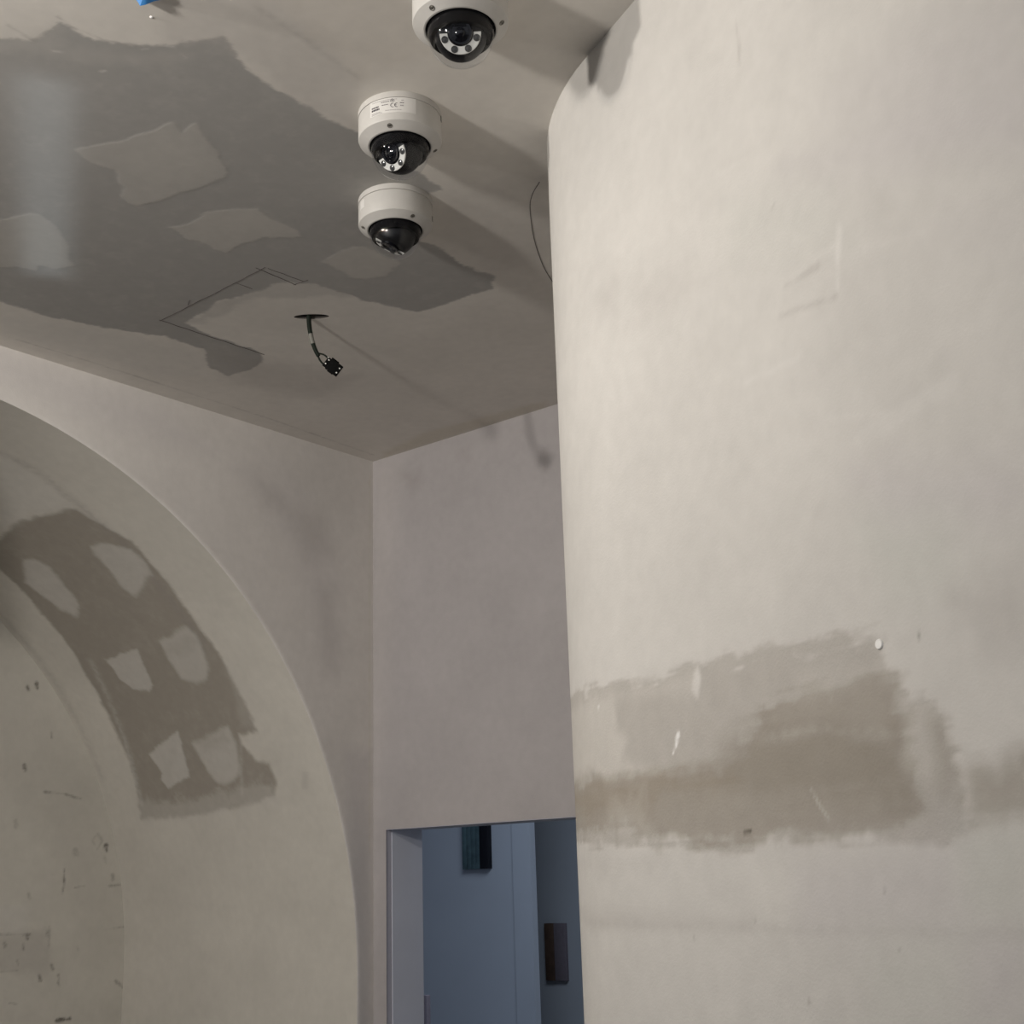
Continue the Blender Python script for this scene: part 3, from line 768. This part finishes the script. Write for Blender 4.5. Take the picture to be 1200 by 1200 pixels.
def left_fn_factory():
    th = np.clip(vs / AR, 0, math.pi)
    iy, iz = arch_yz(vs)
    c, s = np.cos(th), np.sin(th)
    with np.errstate(divide='ignore'):
        t1 = np.where(c > 1e-9, (YB - AY) / np.maximum(c, 1e-9), np.where(c < -1e-9, (-2.6 - AY) / np.minimum(c, -1e-9), 1e9))
        t2 = np.where(s > 1e-9, (CEIL - AZ) / np.maximum(s, 1e-9), 1e9)
    t = np.minimum(t1, t2)
    oy, oz = AY + c * t, AZ + s * t
    lo = vs < 0
    hi = vs > math.pi * AR
    oy = np.where(lo, YB, np.where(hi, -2.6, oy))
    oz = np.where(lo | hi, iz, oz)
    return iy, iz, oy, oz


iy, iz, oy, oz = left_fn_factory()
kk = np.linspace(0, 1, 80) ** 1.25
Y = iy[:, None] + (oy - iy)[:, None] * kk[None, :]
Z = iz[:, None] + (oz - iz)[:, None] * kk[None, :]
# slightly rounded plaster arris
edge = np.exp(-np.hypot(Y - iy[:, None], Z - iz[:, None]) / .004)
patches = [(Y, Z, lambda u, v: (np.c_[XL - .003 * edge.ravel(), u, v], const_normal((1, 0, 0), len(u))), None)]
wall_left = structure(surface('wall_left', 'left', 'leftbase', patches, M_PL))
wall_left['label'] = 'plastered left wall with a wide arched niche'


def vault_fn(s, v):
    y, z = arch_yz(v)
    th = np.clip(v / AR, 0, math.pi)
    n = np.c_[np.zeros(len(v)), -np.cos(th), -np.sin(th)]
    return np.c_[XL - .003 - s * (1 - .003 / ND), y, z], n


vd = vs[(vs >= -.5) & (vs <= 2.75)]
patches = [(*grid(lin(0, ND, .006), vd), vault_fn, None),
           (*grid([0, ND], vs[vs <= vd[0]]), vault_fn, None),
           (*grid([0, ND], vs[vs >= vd[-1]]), vault_fn, None)]
vault = surface('vault', 'vault', 'vaultbase', patches, M_PL, wall_left)
vault['label'] = 'barrel-vaulted inside of the niche, brown board with filler patches'
PX = XL - ND
pf = lambda u, v: (np.c_[np.full(len(u), PX), u, v], const_normal((1, 0, 0), len(u)))
patches = [(*grid(lin(1.9, 2.95, .005), lin(1.2, 2.8, .005)), pf, None),
           (*grid([-.3, 1.9], [0, 1.2, 2.8, 3.2]), pf, None), (*grid([1.9, 2.95], [0, 1.2]), pf, None), (*grid([1.9, 2.95], [2.8, 3.2]), pf, None)]
niche_panel = surface('niche_panel', 'panel', 'panelbase', patches, M_PL, wall_left)
niche_panel['label'] = 'scuffed flat panel at the back of the niche'

# back wall with the doorway
DL, DR, DH, WT = -2.914, -2.02, EYE + .167, .162
bf = lambda u, v: (np.c_[u, np.full(len(u), YB), v], const_normal((0, -1, 0), len(u)))
XR = CX - RW
patches = [(*grid(lin(XL, XR, .008), lin(DH, CEIL, .008)), bf, None),
           (*grid(lin(XL, DL, .014), lin(0, DH, .014)), bf, None),
           (*grid([DR, XR], [0, DH]), bf, None)]
wall_back = structure(surface('wall_back', 'back', 'backpaint', patches, M_PL))
wall_back['label'] = 'lilac grey back wall above the doorway'
box('wall_core', (DR, YB + .004, 0), (-.5, YB + WT, CEIL), M_REVEAL, wall_back)
box('wall_core', (-7.0, YB + .09, 0), (DL - .045, YB + WT - .002, CEIL), M_REVEAL, wall_back)
box('wall_core', (DL, YB + .004, DH), (DR, YB + WT, CEIL), M_REVEAL, wall_back)
door = structure(box('door_1', (DL - .05, YB + .026, 0), (DL, YB + WT, DH), M_REVEAL))
door['label'] = 'open doorway with a plain plastered reveal'
box('edge_bead', (DL - .05, YB + .001, 0), (DL - .002, YB + .026, DH), M_EDGE, door)
box('edge_bead', (DL - .002, YB + .001, DH - .002), (DR, YB + .012, DH + .002), M_EDGE, door)

# right wall: a long straight plaster wall with a rounded end
def wall_fn(s, v):
    d = np.clip(-s, 0, RW * 1.1345) / RW
    a = ANG0 - d
    ext = np.clip(-s - RW * 1.1345, 0, None)
    st_ = np.clip(s, 0, None)
    x = CX + RW * np.cos(a) + DX * st_
    y = CY + RW * np.sin(a) + DY * st_ + ext
    # the last few millimetres below the ceiling are slightly hollowed by hand
    return np.c_[x, y, v], np.c_[np.cos(a), np.sin(a), np.zeros(len(s))]


ARC = RW * 1.1345
patches = [(*grid(lin(-.40, 1.02, .0044), lin(1.15, CEIL, .0042)), wall_fn, None),
           (*grid(np.r_[lin(-ARC, -.40, .02)], lin(1.15, CEIL, .0042)[[0, -1]]), wall_fn, None),
           (*grid([-ARC - (YB - CY), -ARC], [0, CEIL]), wall_fn, None),
           (*grid(lin(1.02, 3.4, .25), [1.15, CEIL]), wall_fn, None),
           (*grid(np.r_[lin(-ARC, 0, .0105), lin(.05, 1.02, .1), 3.4], [0, 1.15]), wall_fn, None)]
wall_right = structure(surface('wall_right', 'wall', 'wallbase', patches, M_PL, part_mats={'worn_patch': M_WORN}))
wall_right['label'] = 'large cream plastered wall with a rounded end and a worn brown patch'

# floor, and the room beyond the doorway
floor = structure(box('floor', (-7.2, -2.6, -.1), (4.2, 6.5, 0), M_FLOOR))
wp = structure(box('wall_partition', (-7.0, 5.5, 0), (-4.385, 5.53, CEIL), M_FAR))
tr = structure(box('trim_1', (-4.506, 5.488, 0), (-4.384, 5.532, CEIL), M_FAR))
wf = structure(box('wall_far', (-7.0, 6.2, 0), (-.5, 6.36, CEIL), M_FARDK))
we = structure(box('wall_end', (-.5, YB, 0), (-.34, 6.36, CEIL), M_FAR))
ww = structure(box('wall_west', (-7.16, YB, 0), (-7.0, 6.36, CEIL), M_FAR))
cf = structure(box('ceiling_far', (-7.16, YB + .01, CEIL), (-.34, 6.36, CEIL + .1), M_FAR))

# ------------------------------------------------------------------ security cameras
CAMS = [((-1.1596, 1.3435), -49.2), ((-1.4695, 1.5239), -46.0), ((-1.6995, 1.7464), -45.8)]
R_, ZC, ZO, RO, ZS, RS = .077, -.0576, -.0687, .056, -.0756, .0536
R0, R1, R2v = (RM @ Vector((1, 0, 0))), (RM @ Vector((0, 1, 0))), None


def build_camera(i, screws, axis, down, label, ring):
    (cx, cy), az = CAMS[i]
    root = empty('security_camera', (cx, cy, CEIL), label, 'camera', 'white dome cameras in a row on the ceiling')
    zr = -.0125
    lathe('mounting_ring', [(0, 0), (R_, 0), (R_ + .0006, -.002), (R_ + .0006, zr), (R_ - .004, zr - .0004)], M_WHITE, root, 96, auto=25)
    lathe('housing', [(R_ - .004, zr - .0008), (R_ - .0004, zr - .0008), (R_, zr - .002), (R_, ZC + .002), (R_ - .0008, ZC - .0006), (RO + .0035, ZO), (RO + .001, ZO - .0003),
                      (RO, ZO + .0012), (RO - .001, ZO + .006)], M_WHITE, root, 96, auto=25)
    # black gasket, shroud collar and tilted eyeball behind the clear dome
    lathe('gasket', [(RO - .0004, ZO + .0016), (RO - .0035, ZO - .0008), (RS - .001, ZO + .001)], M_MATT, root, 72)
    zz = ZO - .0165
    rc = math.sqrt(max(RS ** 2 - (zz - ZS) ** 2, 0)) - .0035
    col = lathe('collar', [(RO - .004, ZO + .004), (RS - .0022, ZS + .002), (RS - .0030, ZS - .004), (rc, zz), (rc - .004, zz - .0004), (.036, zz + .004), (0, zz + .006)], M_MATT, root, 72)
    # eyeball in its own frame: local z = viewing axis
    a = Vector(axis).normalized()
    dn = Vector(down)
    dn = (dn - a * dn.dot(a)).normalized()
    sd = dn.cross(a)
    mt = Matrix((sd, dn, a)).transposed().to_4x4()
    rb = .0422
    c0 = Vector((0, 0, ZS - .0010))
    mt = Matrix.Translation(c0) @ mt
    fp = .0255       # distance of the face plate
    rf = math.sqrt(rb ** 2 - fp ** 2)
    prof = [(0, -rb)] + [(rb * math.sin(t), -rb * math.cos(t)) for t in np.linspace(.12, math.pi - math.asin(rf / rb), 26)] + [(rf - .0012, fp + .0006), (0, fp + .0006)]
    eye = lathe('eyeball', prof, M_BLACK, root, 64, mt, auto=30)
    lathe('lens', [(.0195, fp + .0004), (.0195, fp + .0050), (.0180, fp + .0062), (.0150, fp + .0056), (.0145, fp + .0035), (.0085, fp + .0045), (.0080, fp + .0030), (.004, fp + .0050), (0, fp + .0054)], M_GLOSS, eye, 48, mt, auto=25)
    bm = bmesh.new()
    n = 40
    a0, a1 = math.radians(90 - 90), math.radians(90 + 90)
    ri, ro, z0, z1 = .0207, rf - .0006, fp + .0007, fp + .0030
    ring_v = []
    for k in range(n + 1):
        t = a0 + (a1 - a0) * k / n
        ring_v.append([bm.verts.new(mt @ Vector((r * math.cos(t), r * math.sin(t), z))) for r, z in ((ri, z0), (ri, z1), (ro - .0006, z1), (ro, z0))])
    for A, B in zip(ring_v[:-1], ring_v[1:]):
        for q in range(4):
            bm.faces.new((A[q], A[(q + 1) % 4], B[(q + 1) % 4], B[q]))
    bm.faces.new(ring_v[0])
    bm.faces.new(ring_v[-1])
    ir = bm_obj('light_ring', bm, M_IR, eye, auto=30)
    rm = (ri + ro) / 2
    for t in (20, 66, 114, 160):
        t = math.radians(t)
        m2 = mt @ Matrix.Translation((rm * math.cos(t), rm * math.sin(t), z1))
        lathe('led', [(.0056, -.0004), (.0056, .0005), (.0047, .0006), (.0040, .0002), (.0022, .0006), (0, .0014)], M_LED, eye, 20, m2, auto=25)
    dome = lathe('dome', [(RS, ZO + .0015)] + [(RS * math.cos(t), ZS - RS * math.sin(t)) for t in np.linspace(-.05, math.pi / 2 - .04, 30)] + [(0, ZS - RS)], M_DOME, root, 72, auto=180)
    # recessed screws on the bevel
    nx = Vector((ZC - ZO, 0, -(R_ - RO - .0043))).normalized()
    for s in screws:
        t = math.radians(s)
        rad = Vector((math.cos(t), math.sin(t), 0))
        nn = (rad * (ZC - ZO) * .9 + Vector((0, 0, -1)) * .0165).normalized()
        p = rad * .0668 + Vector((0, 0, -.0636))
        m3 = Matrix.Translation(p + nn * .0002) @ nn.to_track_quat('Z', 'Y').to_matrix().to_4x4()
        sc = lathe('screw', [(.0046, -.001), (.0046, .0009), (.0040, .0011), (.0034, .0002), (.0030, .0002), (.0024, .0007), (0, .0009)], M_STEEL, root, 24, m3, auto=25)
        box('screw_slot', (-.0018, -.0004, .0006), (.0018, .0004, .0012), M_DARK, sc, mtx=m3)
    return root


def cyl_patch(bm, r0, r1, a0, a1, z0, z1, n=10):
    """slightly thick patch on a cylinder, angles in degrees"""
    cols = []
    for k in range(n + 1):
        t = math.radians(a0 + (a1 - a0) * k / n)
        cols.append([bm.verts.new((r * math.cos(t), r * math.sin(t), z)) for r, z in ((r1, z0), (r1, z1), (r0, z1), (r0, z0))])
    for A, B in zip(cols[:-1], cols[1:]):
        for q in range(4):
            bm.faces.new((A[q], A[(q + 1) % 4], B[(q + 1) % 4], B[q]))
    bm.faces.new(cols[0])
    bm.faces.new(cols[-1])


def frame_for(i):
    """right, up and toward vectors as seen from the room's entrance side"""
    p = Vector((*CAMS[i][0], CEIL - .08))
    tw = (Vector((0, 0, EYE)) - p).normalized()
    rt = Vector((0, 0, 1)).cross(tw).normalized()
    return rt, tw.cross(rt), tw


rt, up, tw = frame_for(0)
c1 = build_camera(0, (-90, 30, 150), tw * .97 + up * .12 - rt * .02, -up + rt * .05,
                  'largest and nearest white dome camera, its lens and four lamps facing the viewer', False)
rt, up, tw = frame_for(1)
c2 = build_camera(1, (-62, 58, 178), tw * .78 - rt * .60 - up * .10, -up * .84 + rt * .55,
                  'middle white dome camera with a printed paper label on its side', False)
rt, up, tw = frame_for(2)
c3 = build_camera(2, (-14, -131, 109), tw * .34 - rt * .42 - up * .84, -up * .3 - tw * .9 - rt * .2,
                  'farthest white dome camera, lens turned down, nearest the cable hole', False)

# printed label of the middle camera (the square matrix code is left blank)
bm = bmesh.new()
cyl_patch(bm, R_ - .001, R_ + .0004, -90, -24, -.0445, -.0135, 22)
lab = bm_obj('paper_label', bm, M_LABEL, c2)
lab['label'] = 'white paper label with small print'


def ink(parent, rows, mat, name='print'):
    bm = bmesh.new()
    for a0, a1, z0, z1 in rows:
        cyl_patch(bm, R_ + .0002, R_ + .0007, a0, a1, z0, z1, max(2, int(abs(a1 - a0) / 2)))
    return bm_obj(name, bm, mat, parent, False)


rows = []
random.seed(9)


def words(a0, a1, z, hgt, out):
    a = a0
    while a < a1:
        wl = random.uniform(1.2, 3.4)
        out.append((a, min(a + wl, a1), z, z + hgt))
        a += wl + .5


bold, faint = [], []
words(-87, -75.5, -.0290, .0026, bold)
words(-87, -74.5, -.0345, .0036, bold)
words(-87, -73, -.0400, .0012, faint)
words(-87, -70, -.0425, .0010, faint)
words(-72, -60.5, -.0215, .0012, bold)
words(-71, -62, -.0275, .0012, bold)
words(-86, -50, -.0178, .0009, faint)
words(-44, -41, -.0205, .0014, faint)
words(-46, -40.5, -.0255, .0012, bold)
words(-45.5, -41, -.0315, .0022, faint)
words(-66, -44, -.0395, .0009, faint)
ink(lab, bold, M_INK)
ink(lab, faint, M_INKL)
# CE mark: two open rings
bm = bmesh.new()


def arc_on(bm, ac, zc, r, t0, t1, wd, n=14):
    for k in range(n):
        q = []
        for t in (t0 + (t1 - t0) * k / n, t0 + (t1 - t0) * (k + 1) / n):
            for rr in (r - wd / 2, r + wd / 2):
                da = math.degrees(rr * math.cos(math.radians(t)) / R_)
                q.append((math.radians(ac + da), zc + rr * math.sin(math.radians(t))))
        V_ = [bm.verts.new(((R_ + .0007) * math.cos(a), (R_ + .0007) * math.sin(a), z)) for a, z in (q[0], q[1], q[3], q[2])]
        bm.faces.new(V_)


arc_on(bm, -55.6, -.0295, .0038, 70, 290, .0011)
arc_on(bm, -50.2, -.0295, .0038, 70, 290, .0011)
for (r0_, r1_) in [(-.0038, -.0006)]:
    cyl_patch(bm, R_ + .0002, R_ + .0007, -50.2 + math.degrees(r0_ / R_), -50.2 + math.degrees(r1_ / R_), -.0300, -.0290, 2)
bm_obj('compliance_mark', bm, M_INK, lab, False)
# small round emblem above the mark
bm = bmesh.new()
arc_on(bm, -57.5, -.0205, .0018, 0, 360, .0007)
arc_on(bm, -54.8, -.0205, .0018, 0, 360, .0007)
arc_on(bm, -56.2, -.0180, .0015, 0, 360, .0007)
bm_obj('emblem', bm, M_INK, lab, False)
# blank sticker and pull tab of the far camera
bm = bmesh.new()
cyl_patch(bm, R_ - .001, R_ + .0005, -114, -101, -.038, -.019, 6)
sk = bm_obj('paper_label', bm, M_LABEL, c3)
sk['label'] = 'small white sticker on the left side'
bm = bmesh.new()
cyl_patch(bm, R_ - .001, R_ + .0015, 34, 39, -.050, -.040, 3)
bm_obj('side_notch', bm, M_SEAM, c3)
bm = bmesh.new()
cyl_patch(bm, R_ - .001, R_ + .0015, 30, 35, -.022, -.012, 3)
bm_obj('side_notch', bm, M_SEAM, c2)

# ------------------------------------------------------------------ cable hanging from the hole
cb = empty('hanging_cable', (HOLE[0], HOLE[1], CEIL), 'short black cable with a plug hanging out of the round ceiling hole', 'cable')
E0 = Vector((HOLE[0], HOLE[1], CEIL))
CP = [Vector(p) + Vector((0, 0, EYE)) - E0 for p in
      [(-2.258, 2.0055, 1.46), (-2.2575, 2.0060, 1.3961), (-2.2565, 2.007, 1.3600), (-2.2535, 2.0105, 1.3289), (-2.2500, 2.0142, 1.3083), (-2.2449, 2.0198, 1.2878), (-2.2400, 2.0250, 1.2740)]]
sp = spline(CP, 8)
bm = bmesh.new()
add_tube(bm, sp, [.0062 - .0012 * k / len(sp) for k in range(len(sp))])
bm_obj('cable', bm, M_CABLE, cb)
bm = bmesh.new()
add_tube(bm, sp[23:34], .0060)
sl = bm_obj('sleeve', bm, M_SLEEVE, cb)
sl['label'] = 'grey band around the cable'
cc = Vector((-2.217, 2.0511, 1.2468 + EYE)) - E0
rv, uv_ = RM @ Vector((1, 0, 0)), RM @ Vector((0, 1, 0))
tv = rv.cross(uv_)
lx = (rv * .80 - uv_ * .60).normalized()
ly = (rv * .60 + uv_ * .80).normalized()
mc = Matrix.Translation(cc) @ Matrix((lx, ly, tv)).transposed().to_4x4()
LN, WD = .0215, .0155
bm = bmesh.new()
add_box(bm, (-LN * .55, -WD, -.009), (LN, WD, .009), mc, .0015)
add_box(bm, (-LN, -WD * .86, -.007), (-LN * .5, WD * .86, .007), mc, .001)
add_box(bm, (-LN * .62, WD * .9, -.004), (LN * .35, WD * 1.18, .004), mc, .001)
add_box(bm, (-LN * .2, -WD * 1.12, -.004), (LN * .5, -WD * .9, .004), mc, .001)
bm_obj('plug', bm, M_CONN, cb)
for (x, y, s) in [(LN * .86, WD * .42, .0018), (LN * .86, -WD * .42, .0018), (-LN * .72, WD * .48, .0018), (-LN * .78, -WD * .30, .0018), (-LN * .95, WD * .75, .0016)]:
    box('contact', (x - s, y - s * .8, .0068 if x < 0 else .0088), (x + s, y + s * .8, .0096), M_PIN, cb, mtx=mc)
for yy in (.62, -.62):
    e = mc @ Vector((-LN * .9, yy * WD, 0))
    a = sp[-6]
    m_ = (a + e) / 2 + ly * (.004 if yy > 0 else -.003)
    bm = bmesh.new()
    add_tube(bm, spline([sp[-9], a, m_, e], 6), .0024, 8)
    bm_obj('wire', bm, M_CABLE, cb)

# ------------------------------------------------------------------ small things on the ceiling and the right wall
tp = empty('tape_strip', (-1.515, .998, CEIL), 'loose blue tape flap hanging from the ceiling at the upper left', 'tape')
def fold(name, A, B, C_, D_, n=8, puff=.003):
    """thin crumpled flap spanned by four corners"""
    A, B, C_, D_ = [Vector(p) - tp.location for p in (A, B, C_, D_)]
    nn_ = (B - A).cross(D_ - A).normalized()
    bm = bmesh.new()
    lay = []
    for side in (0, 1):
        g = []
        for i in range(n + 1):
            row = []
            for j in range(n + 1):
                a_, b_ = i / n, j / n
                p = (A * (1 - a_) + B * a_) * (1 - b_) + (D_ * (1 - a_) + C_ * a_) * b_
                p += nn_ * (puff * math.sin(7 * a_ + 3 * b_) * a_ * (1 - a_) * 3 - side * .0006)
                row.append(bm.verts.new(p))
            g.append(row)
        lay.append(g)
    t_, u_ = lay
    for i in range(n):
        for j in range(n):
            bm.faces.new((t_[i][j], t_[i + 1][j], t_[i + 1][j + 1], t_[i][j + 1]))
            bm.faces.new((u_[i][j], u_[i][j + 1], u_[i + 1][j + 1], u_[i + 1][j]))
        bm.faces.new((t_[i][0], u_[i][0], u_[i + 1][0], t_[i + 1][0]))
        bm.faces.new((t_[i][n], t_[i + 1][n], u_[i + 1][n], u_[i][n]))
        bm.faces.new((t_[0][i], t_[0][i + 1], u_[0][i + 1], u_[0][i]))
        bm.faces.new((t_[n][i], u_[n][i], u_[n][i + 1], t_[n][i + 1]))
    bm_obj(name, bm, M_BLUE, tp)


TL_, TT_, TR_, TU_, TV_ = (-1.5506, .9995, 3.178), (-1.5434, 1.0070, 3.161), (-1.5144, 1.0259, 3.169), (-1.515, .9984, 3.1785), (-1.4904, 1.0257, 3.1785)
fold('turned_edge', TL_, TT_, (-1.518, 1.0015, 3.1765), TU_, puff=.001)
fold('flap', TT_, TR_, TV_, TU_)
fold('stuck_end', TU_, TV_, (-1.455, .975, 3.179), (-1.480, .948, 3.179), puff=.0006)
bm = bmesh.new()
add_lathe(bm, [(0, .0006), (.0028, .0004), (.0028, -.0006), (.002, -.0014), (0, -.0018)], 20)
o = bm_obj('nail_head', bm, flat_mat('white_nail', (.85, .84, .82), .4), None, loc=(-1.5746, 1.0498, CEIL))
tag(o, 'tiny white nail head on the ceiling beside the blue tape', 'nail')
s_, z_ = .5796, 2.0426
pp = Vector((TX + DX * s_, TY + DY * s_, z_))
nrm = Vector((-.423, -.906, 0)).normalized()
bm = bmesh.new()
add_lathe(bm, [(0, -.001), (.0060, -.001), (.0060, .0012), (.0050, .0024), (0, .0030)], 28, nrm.to_track_quat('Z', 'Y').to_matrix().to_4x4())
o = bm_obj('wall_plug', bm, flat_mat('white_plug', (.80, .79, .77), .5), None, loc=pp)
tag(o, 'small round white plug in the cream wall above the worn patch', 'plug')

# ------------------------------------------------------------------ things seen through the doorway
t1 = empty('wall_panel', (-4.752, 5.5, EYE + .07), 'teal panel with a black strip high up behind the doorway', 'panel')
bm = bmesh.new()
for k in range(4):
    x0 = -.095 + .03225 * k
    add_box(bm, (x0 + .0008, -.030, 0), (x0 + .0315, 0, .52), None, .002)
bm_obj('teal_board', bm, M_TEAL, t1)
bm = bmesh.new()
add_box(bm, (.034, -.034, 0), (.094, 0, .52), None, .002)
bm_obj('black_board', bm, M_NAVY, t1)
t2 = empty('wall_panel', (-4.772, 6.2, EYE - .552), 'brown and mauve block on the dark wall low behind the doorway', 'panel')
bm = bmesh.new()
add_box(bm, (-.073, -.030, 0), (-.008, 0, .312), None, .002)
bm_obj('brown_board', bm, M_BROWN, t2)
bm = bmesh.new()
add_box(bm, (-.008, -.026, 0), (.072, 0, .312), None, .002)
bm_obj('mauve_board', bm, M_MAUVE, t2)
t3 = empty('post', (-3.936, 4.2, 0), 'slim mauve post standing behind the left side of the doorway', 'post')
box('shaft', (-.0125, -.0125, .012), (.0125, .0125, EYE - .446), M_MAUVE, t3, .003)
box('foot', (-.08, -.08, 0), (.08, .08, .014), M_MAUVE, t3, .003)
